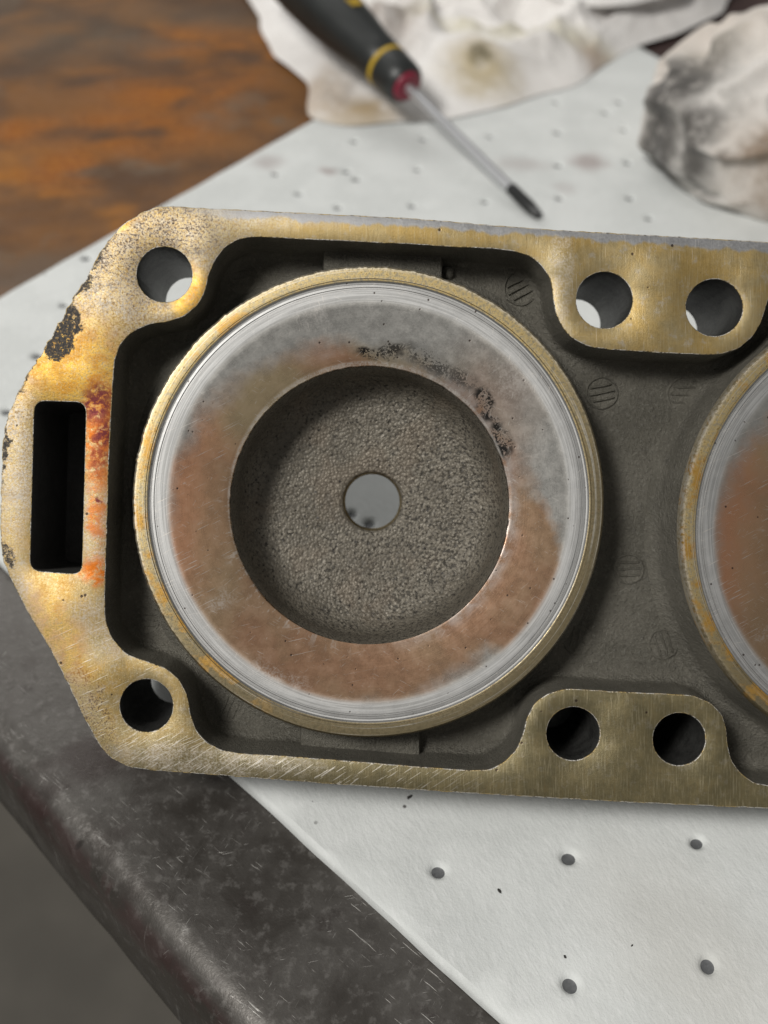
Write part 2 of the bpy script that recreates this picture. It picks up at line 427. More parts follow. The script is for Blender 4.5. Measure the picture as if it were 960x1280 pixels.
PT = .0032                                # pad thickness; bench top lies under the pad
BZ = -PT
def mat_bench():
    M = Mat('rusted_scuffed_steel'); X, Y, z = M.xyz(M.vmath('SCALE', M.obj(), 1000.))
    v = M.vec(X, Y, z)
    M.frame(X, Y, 30, .03, v)
    a = M.noise(v, .016, 4, .6); b = M.noise(v, .06, 5, .65, .6); c = M.noise(v, .35, 4, .65); d = M.noise(v, 1.6, 3, .6)
    steel = M.mix(M.ss(a*.4+b*.6, .36, .62), (.055, .049, .043), (.105, .098, .09))
    steel = M.mix(M.ss(b, .55, .7)*.7, steel, (.035, .028, .025))
    steel = M.mix(M.ss(c, .52, .68)*.5, steel, (.18, .17, .16))
    steel = M.mix(M.ss(M.noise(v, .024, 3, .6), .54, .66)*.6, steel, (.032, .021, .019))
    st = M.vec(X*.62 + Y*.1, Y*.9 - X*.25, z)
    ra = M.noise(st, .028, 4, .55, .2); rb = M.noise(st, .012, 4, .6)
    rust = M.mix(M.ss(ra, .36, .62), (.105, .058, .032), (.20, .095, .036))
    rust = M.mix(M.ss(rb, .50, .62)*M.ss(ra, .40, .62), rust, (.36, .145, .025))
    rust = M.mix(M.ss(M.noise(v, .02, 4, .6), .54, .66)*.75, rust, (.15, .112, .078))
    p0, p1 = T(150, 150, BZ)*1000, T(60, 330, BZ)*1000
    top = M.ss(Y - X*.25, (T(40, 420, BZ).y-.25*T(40, 420, BZ).x)*1000-20, (T(40, 420, BZ).y-.25*T(40, 420, BZ).x)*1000+60)
    pr = T(880, 60, BZ)*1000
    right = M.ss(X, 30, 90)
    rust = M.mix(M.ss(M.noise(v, .09, 5, .7), .55, .68)*.4, rust, (.085, .05, .034))
    rust = M.mix(right, rust, M.mix(b, (.055, .036, .034), (.085, .058, .054)))
    g = [T(*q, BZ)*1000 for q in ((230, 20), (60, 40), (40, 345))]
    dk = M.blob(g[0].x, g[0].y, 60, 18, 0, .7).mx(M.blob(g[1].x, g[1].y, 60, 40, 0, .7)).mx(M.blob(g[2].x, g[2].y, 34, 16, 20, .6))
    rust = M.mix(dk*.7, rust, M.mix(ra, (.075, .055, .040), (.135, .10, .07)))
    og = [T(*q, BZ)*1000 for q in ((225, 110), (165, 165), (85, 215), (30, 160), (260, 60))]
    orr = M.blob(og[0].x, og[0].y, 34, 26, 15, .8).mx(M.blob(og[1].x, og[1].y, 34, 22, 15, .8)).mx(M.blob(og[2].x, og[2].y, 20, 14, 15, .8)).mx(M.blob(og[3].x, og[3].y, 14, 10, 0, .8)).mx(M.blob(og[4].x, og[4].y, 30, 22, 0, .8)*.8)
    rust = M.mix(orr*M.ss(ra, .35, .6)*.8, rust, M.mix(M.ss(c, .4, .6), (.36, .125, .012), (.27, .085, .015)))
    col = M.mix(top, steel, rust)
    sc = M.scratches(X, Y, -38, 1.6, 9, .66, 2.).mx(M.scratches(X, Y, 65, 1.8, 6, .67, 5.)).mx(M.scratches(X, Y, 15, 2.2, 5, .68, 8.))
    sc = sc*M.ss(b, .42, .6)*(1.0-top)
    nv = M.vor(M.vec(X*.045+Y*.02, Y*.085-X*.03, 0.), 1.)
    nick = M.ss(nv, .10, .06)*M.ss(M.xyz(M.vor(M.vec(X*.045+Y*.02, Y*.085-X*.03, 0.), 1., out='Color'))[0], .45, .5)*(1.0-top)
    # bare metal rubbed through along the rounded front edge
    wx = (X*EN.x + Y*EN.y)
    wear = M.ss(wx, EO-13, EO-8)*M.ss(wx, EO-2.5, EO-6)*(M.ss(M.noise(M.vec(wx*.5, (X*ET.x+Y*ET.y)*.16, 1.), 1., 4, .75), .56, .72).mx(M.scratches(X, Y, math.degrees(math.atan2(ET.y, ET.x))+14, 1.3, 6, .66, 3.)))
    col = M.mix(sc*.8, col, (.34, .33, .31))
    col = M.mix(wear*.6, col, (.27, .26, .245))
    red = M.ss(wx, EO-3.2, EO-1.0)*M.ss(z, -18, -10)*M.ss(b, .38, .52)
    col = M.mix(red*.4, col, (.06, .018, .02))
    col = M.mix(nick*.7, col, (.03, .027, .025))
    hgt = b*.6+c*.5+d*.3 - sc - nick*2.5
    return M.out(col, M.math('SUBTRACT', M.math('ADD', M.ss(b*.5+c*.5, .35, .65, .34, .52), top*.2), wear*.06), M.math('MULTIPLY', .42, 1.0-top), M.bump(hgt, .35, .0005), Specular_IOR_Level=M.math('SUBTRACT', .5, top*.38))
# front edge of the bench: through two photographed points
e0, e1 = T(-60, 880, BZ), T(262, 1262, BZ)
ET = (e1-e0).normalized(); EN = Vector((ET.y, -ET.x, 0))
if EN.dot(T(300, 700, BZ)-e0) > 0: EN = -EN           # outward
EO = EN.dot(e0)*1000
RB = .0088
def bench():
    root = empty('workbench', Matrix.Translation((0, 0, BZ)), label='rusty scuffed steel workbench under the pad, with a rounded front edge', cat='workbench')
    bm = bmesh.new()
    # profile across the edge: along outward direction s (0 at the edge), height z
    prof = [(-1.9, 0), (-.8, 0), (-.3, 0), (-.12, 0), (-.06, 0), (-.03, 0), (-.016, 0)]
    for i in range(0, 13):
        a = math.pi/2*i/12; prof.append((-RB+RB*math.sin(a), -RB+RB*math.cos(a)))
    prof += [(0, -.02), (0, -.034), (-.003, -.038), (-.02, -.038)]
    n = 260; rows = []
    for j in range(n+1):
        t = -.7+1.9*j/n
        row = []
        for s_, z in prof:
            dent = 0
            tt = (t-.0)
            if -.05 < s_ <= 0:
                dent = .0007*noise.noise((t*24, s_*30, 1))+.0003*noise.noise((t*90, s_*60, 5))
            p = e0+ET*t+EN*(s_+dent); row.append(bm.verts.new((p.x, p.y, z + dent*.6)))
        rows.append(row)
    for a, b in zip(rows, rows[1:]):
        for i in range(len(prof)-1): bm.faces.new((a[i], a[i+1], b[i+1], b[i]))
    link('bench_top', bm, mat_bench(), root)
    # legs and a front rail, under the top
    mm = mat_bare('dark_painted_steel', (.05, .045, .042), (.075, .068, .062), .5, .3)
    for t, s_ in ((-.62, -.5), (1.1, -.5), (-.62, -1.6), (1.1, -1.6)):
        b2 = bmesh.new(); p = e0+ET*t+EN*s_
        bmesh.ops.create_cube(b2, size=1, matrix=Matrix.Translation((p.x, p.y, -.479)) @ Matrix.Diagonal((.06, .06, .876, 1)))
        bmesh.ops.bevel(b2, geom=b2.edges[:], offset=.006, segments=2, affect='EDGES')
        link('leg', b2, mm, root)
    return root
bench()

# ------------------------------------------------------------------ absorbent pad
def pad():
    def ln(a, b): p = T(*a); q = T(*b); return p.xy, (q-p).xy.normalized()
    A = ln((0, 369), (385, 152)); B = ln((303, 977), (632, 1277)); C = ln((795, 55), (905, 114))
    def isect(l, m):
        p, d = l; q, e = m; den = d.x*e.y-d.y*e.x
        t = ((q-p).x*e.y-(q-p).y*e.x)/den; return p+d*t
    c0, c1 = isect(A, B), isect(A, C)
    print('pad', c0, c1, [math.degrees(math.atan2(l[1].y, l[1].x)) for l in (A, B, C)])
    far1, far0 = c1+C[1]*.62, c0+B[1]*.62
    corners = [c0, far0, far1, c1]
    if area2(corners) < 0: corners = corners[::-1]
    out = resample(corners, .004)
    out = [p + Vector((noise.noise((p.x*60, p.y*60, 2)), noise.noise((p.x*60, p.y*60, 8))))*.0005 for p in out]
    # dimple lattice, fitted to the photographed spots
    o = T(698, 205).xy
    ux = (T(787, 247).xy-T(515, 257).xy)/3; uy = (T(695, 127).xy-T(699, 248).xy)/3
    gx = (T(871, 1054).xy-T(548, 1088).xy)/2
    print('dimple', ux, uy, gx)
    known = [(548, 1088), (711, 1072), (871, 1054), (713, 1230), (885, 1207), (695, 127), (774, 127), (757, 140), (697, 165), (780, 162), (698, 205),
             (784, 203), (699, 248), (787, 247), (811, 272), (529, 172), (613, 169), (522, 211), (515, 257), (606, 252), (357, 175), (443, 176),
             (344, 217), (433, 215), (445, 224), (373, 242), (422, 260), (107, 322), (79, 380), (45, 442), (605, 205), (440, 640), (462, 652)]
    ds = [T(*k).xy for k in known]
    for i in range(-12, 14):
        for j in range(-14, 8):
            p = o+ux*i+uy*j+Vector((random.uniform(-1, 1), random.uniform(-1, 1)))*.0008
            r = RW.transposed() @ (Vector((p.x, p.y, 0))-Vector((0, 0, H)))
            vis = False
            if r.z < 0:
                X, Y = 480-F*r.x/r.z, 640+F*r.y/r.z
                vis = -20 < X < 980 and -30 < Y < 1300 and not (300 < Y < 960)
            if vis: continue
            if any((p-q).length < .02 for q in ds): continue
            if inside(p, out) and all((p-q).length > .006 for q in out): ds.append(p)
    ds = [p for p in ds if inside(p, out) and min((p-q).length for q in out) > .004]
    def zz(p): return .0010*noise.noise((p.x*18, p.y*18, 0))+.0004*noise.noise((p.x*45, p.y*45, 6))+.00015*noise.noise((p.x*120, p.y*120, 3))
    bm = bmesh.new(); holes = []
    for k, p in enumerate(ds):
        rr = random.uniform(.84, 1.02); ang = random.uniform(0, 3)
        base = [Vector((math.cos(a), math.sin(a)*1.12)) for a in (2*math.pi*i/20 for i in range(20))]
        base = [Vector((b.x*math.cos(ang)-b.y*math.sin(ang), b.x*math.sin(ang)+b.y*math.cos(ang))) for b in base]
        R = [(.0030, 0.), (.0024, -.0001), (.0018, -.0005), (.00145, -.0010), (.0013, -.0011)]
        rings = [([p+b*(r*rr) for b in base], z+(zz(p) if i else 0)) for i, (r, z) in enumerate(R)]
        vv = [[bm.verts.new((q.x, q.y, z if i else zz(q))) for q in P] for i, (P, z) in enumerate(rings)]
        for a, b in zip(vv, vv[1:]):
            for i in range(20):
                f = bm.faces.new((a[i], a[(i+1) % 20], b[(i+1) % 20], b[i]))
                if a is vv[3]: f.material_index = 1
        f = bm.faces.new(vv[-1]); f.material_index = 1
        holes.append(rings[0][0])
    inner = offset(out, .0012)
    extra = []
    lo = Vector((min(p.x for p in out), min(p.y for p in out))); hi = Vector((max(p.x for p in out), max(p.y for p in out)))
    x = lo.x
    while x < hi.x:
        y = lo.y
        while y < hi.y:
            p = Vector((x, y))+Vector((random.random(), random.random()))*.004
            if inside(p, inner) and all((p-q).length > .0038 for q in ds) and min((p-q).length for q in inner[::2]) > .003: extra.append(p)
            y += .0075
        x += .0075
    fill(bm, [inner]+holes, 0, extra, 0, zz)
    rin = [(inner, None), (offset(out, .0003), -.0006), (out, -.0015), (out, -PT+.0002)]
    vv = [[bm.verts.new((q.x, q.y, zz(q) if z is None else z)) for q in P] for P, z in rin]
    n = len(out)
    for a, b in zip(vv, vv[1:]):
        for i in range(n): bm.faces.new((a[i], a[(i+1) % n], b[(i+1) % n], b[i]))
    weld(bm, 2e-6)
    M = Mat('white_bonded_fibre'); X, Y, z = M.xyz(M.vmath('SCALE', M.obj(), 1000.)); v = M.vec(X, Y, z)
    M.frame(X, Y, 9, .12, v)
    fib = M.noise(M.vec(X*.9 + Y*.5, Y*.3 - X*.2, 0.), .8, 4, .62); f2 = M.noise(v, 1.7, 3, .65); big = M.noise(v, .035, 4, .6)
    col = M.mix(M.ss(big, .35, .65), (.61, .63, .62), (.68, .70, .69))
    col = M.mix(M.ss(fib, .52, .68)*.30, col, (.78, .79, .79)); col = M.mix(M.ss(fib, .46, .34)*.16, col, (.48, .49, .49))
    def bl(px, py, rx, ry, ang=0): p = T(px, py)*1000; return M.blob(p.x, p.y, rx, ry, ang, .7)
    sm = bl(735, 202, 7, 7).mx(bl(410, 214, 3, 3)).mx(bl(333, 203, 6, 6)*.7).mx(bl(750, 40, 20, 12)*.3).mx(bl(650, 205, 10, 6)*.5).mx(bl(705, 235, 4, 5)*.4)
    col = M.mix(sm*.7, col, (.33, .27, .26))
    wet = bl(900, 1015, 45, 9).mx(bl(760, 1000, 60, 6)*.5)
    col = M.mix(bl(870, 1190, 14, 24, 40)*.22, col, (.52, .48, .42))
    gr = M.ss(M.vor(v, .11), .062, .035)*M.ss(M.xyz(M.vor(v, .11, out='Color'))[0], .62, .66)
    col = M.mix(gr*.9, col, (.06, .055, .05))
    M.out(col, .85, 0., M.bump(fib*.9+f2*.5, .34, .0007), Specular_IOR_Level=.25)
    M2 = Mat('grey_bond_point'); v = M2.vmath('SCALE', M2.obj(), 1000.); q = M2.noise(v, 1.5, 3, .6)
    M2.out(M2.mix(q, (.06, .063, .067), (.15, .155, .16)), .55, 0.)
    o = link('absorbent_pad', bm, [M.m, M2.m])
    tag(o, 'white absorbent pad with dimpled bond points lying under the metal cylinder head', 'absorbent pad')
pad()

# ------------------------------------------------------------------ cylinder head
FACE, EDGE, CAST = mat_face(), mat_edge(), mat_cast()
OUTER = mat_bare('grey_machined_side', (.16, .15, .135), (.30, .29, .27), .5, .6)
BORE = mat_bare('dull_drilled_bore', (.035, .035, .033), (.085, .085, .08), .45, .5, .4)
LIP, SQUISH, BOWL = mat_lip(), mat_squish(), mat_bowl()
SLOT_SHADE = mat_bare('shade_dark_slot', (.028, .027, .025), (.05, .048, .044), .6, 0., .4)  # near-black walls and floor: the slot's deep shade put into the colour
THREAD = mat_bare('brassy_thread', (.20, .16, .09), (.34, .28, .17), .35, .8)

OUT_L = [(802, 293), (693, 287), (615, 281), (520, 273), (400, 267), (320, 263), (240, 259), (215, 257.5), (197, 258), (177, 265), (150, 283), (133, 302), (113, 337), (97, 363), (73, 403),
         (50, 443), (27, 480), (9, 518), (3, 553), (1, 613), (0, 660), (2, 697), (15, 727), (33, 763), (63, 812), (87, 860), (105, 898), (123, 930), (137, 947), (160, 959), (187, 963),
         (267, 969), (320, 973), (422, 981), (542, 989), (640, 995), (782, 1003)]
JK_L = [(824, 441), (763, 437), (738, 434), (716, 424), (702, 408), (694, 390), (691, 370), (688, 348), (677, 332), (661, 319), (639, 313), (601, 310), (557, 308), (520, 305.5), (400, 300), (320, 296), (300, 298), (282, 308),
        (268, 326), (261, 343), (257, 363), (247, 382), (230, 396), (210, 402), (187, 405), (165, 415), (150, 430), (143.5, 450), (141, 480), (139, 520), (136, 580), (133, 680), (131, 750), (132, 778), (140, 798), (158, 818),
        (187, 828), (207, 835), (223, 848), (234, 868), (238, 893), (244, 911), (257, 927), (277, 938), (300, 942), (355, 945), (422, 950), (520, 958), (590, 963), (612, 962), (630, 953), (645, 938), (653, 920), (658, 899), (667, 880), (684, 867), (709, 860.5), (782, 865)]
def build_loop(lp, step, sm, jit=0):
    L = [hl(*p) for p in lp]; R = [mirror(p) for p in L[1:-1]][::-1]
    P = resample(L+R, step*U); P = smooth_loop(P, sm)
    P = ccw(P)
    if jit:
        out = []
        for p in P:
            k = jit(p); out.append(p + Vector((noise.noise((p.x/U*.09, p.y/U*.09, 1)) + .6*noise.noise((p.x/U*.25, p.y/U*.25, 4)), noise.noise((p.x/U*.09, p.y/U*.09, 9))))*U*k)
        P = out
    return P
ul = hl(100, 420)
def jo(p):                      # rough corroded rim on the upper left, cleaner elsewhere
    d = (p-hl(70, 420)).length/U; return 2.6*max(0, 1-d/260)+.9
OUTL = build_loop(OUT_L, 3.0, 2, jo)
JKT = build_loop(JK_L, 3.0, 4, lambda p: .55)
holes_px = [((205.5, 343), 34.3), ((183, 882), 33), ((755.5, 375), 35.2), ((893, 384.5), 35.5), ((716.5, 917), 33.5), ((849, 924), 33)]
HOLES = [(hl(*c), r*U) for c, r in holes_px]
for k in (0, 1): HOLES.append((mirror(HOLES[k][0]), HOLES[k][1]))
CH = [hl(461, 628), None]; CH[1] = mirror(CH[0])
PLUG = hl(465.5, 627.5)-hl(461, 628); BOWLC = hl(461.8, 632.3)-hl(461, 628)
JD = 86*U; TT = TH*U

def rounded_slot(pts, r=13):
    P = [hl(*p) for p in pts]; out = []
    n = len(P)
    for i in range(n):
        a, b, c = P[i-1], P[i], P[(i+1) % n]
        p0 = b+(a-b).normalized()*r*U; p1 = b+(c-b).normalized()*r*U
        for k in range(7):
            t = k/6; out.append(p0*(1-t)**2+b*2*t*(1-t)+p1*t*t)
    return ccw(smooth_loop(resample(out, 3*U), 1))
SLOT = rounded_slot([(43, 501), (107.5, 503), (102, 718), (37.5, 713)])
SLOT2 = ccw([mirror(p) for p in SLOT])

def make_head():
    root = empty('cylinder_head', HM, label='aluminium two-cylinder engine head with gold heat-stained gasket face propped up on the white pad', cat='cylinder head')
    # --- flange: gasket face, worn bevel, outer sides, bolt bores, slot
    bm = bmesh.new(); b = 1.4*U
    loops_in = [JKT]+[ccw(circle(c, r, 72, .012, i)) for i, (c, r) in enumerate(HOLES)]+[SLOT, SLOT2]
    top_o = offset(OUTL, b); tops = [offset(l, -b*.8) for l in loops_in]
    extra = []
    fill(bm, [top_o]+tops, 0, extra, 0)
    skirt(bm, [(top_o, 0), (offset(OUTL, b*.3), -b*.25), (OUTL, -b)], 1)
    skirt(bm, [(OUTL, -b), (offset(OUTL, -.3*U), -8*U), (offset(OUTL, .8*U), -60*U), (offset(OUTL, 3*U), -TT)], 2)
    for i, (l, t) in enumerate(zip(loops_in, tops)):
        skirt(bm, [(t, 0), (offset(l, -b*.25), -b*.25), (l, -b)], 1)
        if 0 < i <= len(HOLES):
            skirt(bm, [(l, -b), (offset(l, .3*U), -30*U), (offset(l, .3*U), -TT)], 3)
        elif i > len(HOLES):
            i2 = offset(l, 3*U)
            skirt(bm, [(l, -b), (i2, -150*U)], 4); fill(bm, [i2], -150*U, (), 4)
    # rear face
    back = [offset(l, .3*U) for l in loops_in[1:len(HOLES)+1]]+[circle(c+PLUG, 40*U, 64) for c in CH]
    fill(bm, [offset(OUTL, 3*U)]+back, -TT, (), 2)
    weld(bm)
    link('flange', bm, [FACE, EDGE, OUTER, BORE, SLOT_SHADE], root)
    # --- water jacket: walls, fillet and floor
    bm = bmesh.new(); R = 16*U
    rings = [(JKT, -b), (offset(JKT, 2*U), -(JD-R))]
    for i in range(1, 7):
        a = math.pi/2*i/6; rings.append((offset(JKT, 2*U+R*(1-math.cos(a))), -(JD-R)-R*math.sin(a)))
    skirt(bm, rings, 0)
    fl = rings[-1][0]; cs = [circle(c, 284*U, 180) for c in CH]
    ext = []
    for i in range(2600):
        p = Vector((random.uniform(-720, 720), random.uniform(-380, 380)))*U
        if inside(p, fl) and all((p-c).length > 292*U for c in CH) and min((p-q).length for q in fl[::3]) > 6*U: ext.append(p)
    fill(bm, [fl]+cs, -JD, ext, 0, lambda p: -JD+1.2*U*noise.noise((p.x/U*.02, p.y/U*.02, 0)) if min((p-q).length for q in fl[::2]) > 4*U else -JD)
    weld(bm)
    jk = link('water_jacket', bm, CAST, root)
    # raised cast webs bridging jacket wall and domes
    for (poly, z) in (([(402, 296), (556, 306), (556, 352), (402, 342)], -56), ([(372, 905), (527, 912), (527, 962), (372, 951)], -60)):
        bmw = bmesh.new(); P = [hl(*p) for p in poly]
        P = ccw(smooth_loop(resample(P, 4*U), 2))
        fill(bmw, [offset(P, 3*U)], z*U); skirt(bmw, [(offset(P, 3*U), z*U), (offset(P, .8*U), (z-1)*U), (P, (z-4)*U), (offset(P, -3*U), -JD-2*U)])
        weld(bmw); link('cast_web', bmw, CAST, root)
    bmw = bmesh.new()                       # stray casting bead by the upper web
    bmesh.ops.create_icosphere(bmw, subdivisions=3, radius=9*U)
    for v in bmw.verts: v.co *= 1+.25*noise.noise(v.co/U*.15)
    link('casting_bead', bmw, CAST, root, loc=(*hl(566, 326), -JD+3*U))
    # ejector marks: round plugs with ridges
    for (px, py, r, ang, hgt) in ((650, 361, 21, 30, 1.7), (752, 491, 20, 15, 1.6), (856, 494, 23, 0, .9), (786, 711, 19, 5, 1.1), (829, 805, 19, -70, 1.2), (303, 348, 19, 10, .4), (288, 884, 18, 70, .5), (184, 775, 16, 0, .4), (722, 800, 18, 80, .4)):
        k = 1+JD/D
        c = hl(px, py); vp = hl(465, 620); c = vp+(c-vp)*k; r *= k
        bmw = bmesh.new(); n = 36
        rr = [r*(1+.05*noise.noise((math.cos(2*math.pi*i/n)*2, math.sin(2*math.pi*i/n)*2, px))) for i in range(n)]
        def ring(f, z): return [Vector((math.cos(2*math.pi*i/n), math.sin(2*math.pi*i/n)))*rr[i]*f*U for i in range(n)], z*U
        rg = [ring(1.08, -1.5), ring(1.0, 1.6*hgt), ring(.93, 2.0*hgt), ring(.87, .4), ring(.8, .3)]
        skirt(bmw, rg); bmw.faces.new([bmw.verts.new((p.x, p.y, rg[-1][1])) for p in rg[-1][0]]); weld(bmw)
        o = link('ejector_mark', bmw, CAST, root, loc=(c.x, c.y, -JD)); o.rotation_euler.z = math.radians(ang)
        for j in (-1, 0, 1):
            bmr = bmesh.new(); hw = math.sqrt(max(.1, .62-(.42*j)**2))*r
            pts = [(-hw, 0), (-hw*.4, random.uniform(-1, 1)), (hw*.4, random.uniform(-1, 1)), (hw, 0)]
            vs = []
            for (x, y) in pts:
                vs.append([bmr.verts.new(((x)*U, (y+.42*j*r+q)*U, zz*U)) for q, zz in ((-1.7, 0), (-.6, 2.3*hgt+.4), (.6, 2.3*hgt+.4), (1.7, 0))])
            for a_, b_ in zip(vs, vs[1:]):
                for q in range(3): bmr.faces.new((a_[q], a_[q+1], b_[q+1], b_[q]))
            bmr.faces.new(vs[0]); bmr.faces.new(vs[-1][::-1])
            link('ridge', bmr, CAST, o)
    # --- combustion chambers
    bm = bmesh.new()
    pr = [(276.5, -2), (275, -6), (273, -6.3), (272, -4.5), (269.2, -4.4), (268.6, -6), (267, -6), (266.4, -4.6), (260, -4.8), (255, -5.2), (250, -5.6), (245, -6.1), (215, -9.4), (182.5, -13.5), (180.2, -13.85), (179.5, -14)]
    lathe(bm, [(r*U, z*U) for r, z in pr], 300)
    def rag(k, a, r, z): return r, z
    sq_rows = [(179.5, -14), (176.9, -14.4), (176, -16)]
    rows = []
    for k, (r, z) in enumerate(sq_rows):
        row = []
        for i in range(300):
            a = 2*math.pi*i/300; off = BOWLC if k else Vector((0, 0))
            q = Vector((math.cos(a), math.sin(a)))
            rr = r + (.7*noise.noise((q.x*22, q.y*22, 3)) if k else 0)
            p = off+q*rr*U; row.append(bm.verts.new((p.x, p.y, z*U)))
        rows.append(row)
    for a_, b_ in zip(rows, rows[1:]):
        for i in range(300): bm.faces.new((a_[i], a_[(i+1) % 300], b_[(i+1) % 300], b_[i]))
    weld(bm, 2e-6)
    sq = link('combustion_chamber', bm, SQUISH, root, loc=(CH[0].x, CH[0].y, 0))
    bm = bmesh.new()
    def lipf(k, a, r, z):
        q = Vector((math.cos(a), math.sin(a)))
        up = max(0, min(1, (q.y-q.x*.7+.5)))
        if k in (5, 6): r += (.95*up+.25)*(.7*noise.noise((q.x*19, q.y*19, 7))+.8*noise.noise((q.x*70, q.y*70, 2))+.8*noise.noise((q.x*150, q.y*150, 5)))*U
        return r, z
    lp = [(326, -87.5), (316, -84.5), (309, -78), (304.5, -66), (296.5, -14), (295, -3), (292.5, -.2), (284, 0), (279.5, -.3), (278.5, -1.6), (277.5, -1.6), (276.5, -2), (275.5, -8)]
    lp = [(r*U, z*U) for r, z in lp]
    lathe(bm, lp, 540, [1, 1, 1, 1, 0, 0, 0, 0, 0, 0, 0, 0], lambda k, a, r, z: lipf(k, a, r, z))
    link('sealing_lip', bm, [LIP, CAST], sq)
    bm = bmesh.new(); pr = [(175.8, -17), (174, -30), (171, -60)]
    for i in range(0, 9):
        a = math.pi/2*i/8; pr.append((171-46*(1-math.cos(a)), -62-46*math.sin(a)))
    pr += [(95, -112.5), (65, -115), (48, -116.5), (43, -117), (40.6, -118.5), (39.5, -121)]
    rows = []
    for k, (r, z) in enumerate(pr):
        t = k/(len(pr)-1); row = []
        off = BOWLC.lerp(PLUG, max(0, (176-r)/136))
        for i in range(220):
            a = 2*math.pi*i/220
            w = (0 if k < 2 or k > len(pr)-4 else .9*noise.noise((r*math.cos(a)*.06, r*math.sin(a)*.06, 5)))
            row.append(bm.verts.new(((off.x+r*math.cos(a)*U), (off.y+r*math.sin(a)*U), (z+w)*U)))
        rows.append(row)
    for a_, b_ in zip(rows, rows[1:]):
        for i in range(220): bm.faces.new((a_[i], a_[(i+1) % 220], b_[(i+1) % 220], b_[i]))
    link('combustion_bowl', bm, BOWL, sq)
    bm = bmesh.new(); pr = [(39.6, -120.5)]
    z = -123
    while z > -198: pr += [(41.5, z), (38.6, z-3)]; z -= 7
    pr.append((40, -TH+.2))
    lathe(bm, [(r*U, zz*U) for r, zz in pr], 64)
    link('spark_plug_thread', bm, THREAD, sq, loc=(PLUG.x, PLUG.y, 0))
    c2 = sq.copy(); COL.objects.link(c2); c2.location = (CH[1].x, CH[1].y, 0)
    for ch in list(sq.children):
        d = ch.copy(); COL.objects.link(d); d.parent = c2
    # --- round housing at the rear on which the raised head leans
    bm = bmesh.new(); L = 0.0
    base = Vector((midx(Vector((0, 0))), -40*U))
    n = 64; ra = 78*U; rows = []
    hw = HM.copy()
    nz = (hw.to_3x3() @ Vector((0, 0, -1)))
    for zf in range(8):
        row = []
        for i in range(n):
            a = 2*math.pi*i/n; q = base+Vector((math.cos(a), math.sin(a)))*ra*(1-.1*zf/7)
            p0 = Vector((q.x, q.y, -TT+.0002)); pw = hw @ p0; Lq = (pw.z-.0006)/-nz.z
            row.append(bm.verts.new(p0+Vector((0, 0, -Lq*zf/7))))
        rows.append(row)
    for a_, b_ in zip(rows, rows[1:]):
        for i in range(n): bm.faces.new((a_[i], a_[(i+1) % n], b_[(i+1) % n], b_[i]))
    bm.faces.new(rows[-1])
    link('rear_housing', bm, OUTER, root)
    bm = bmesh.new(); rows = []  # unseen rib, added to shade the pad behind the lower bores; also a support
    a0 = [(70, 742), (70, 716), (1530, 794), (1530, 820)]
    for zf in (0, .5, 1):
        row = []
        for p in a0:
            q = hl(*p); p0 = Vector((q.x, q.y, -TT+.0002)); pw = hw @ p0; Lq = (pw.z-.0006+(PT if p[0] < 300 else 0))/-nz.z
            row.append(bm.verts.new(p0+Vector((0, 0, -Lq*zf))))
        rows.append(row)
    for a_, b_ in zip(rows, rows[1:]):
        for i in range(4): bm.faces.new((a_[i], a_[(i+1) % 4], b_[(i+1) % 4], b_[i]))
    bm.faces.new(rows[-1]); bm.faces.new(rows[0][::-1])
    link('added_shade_rib', bm, OUTER, root, smooth=False)
make_head()

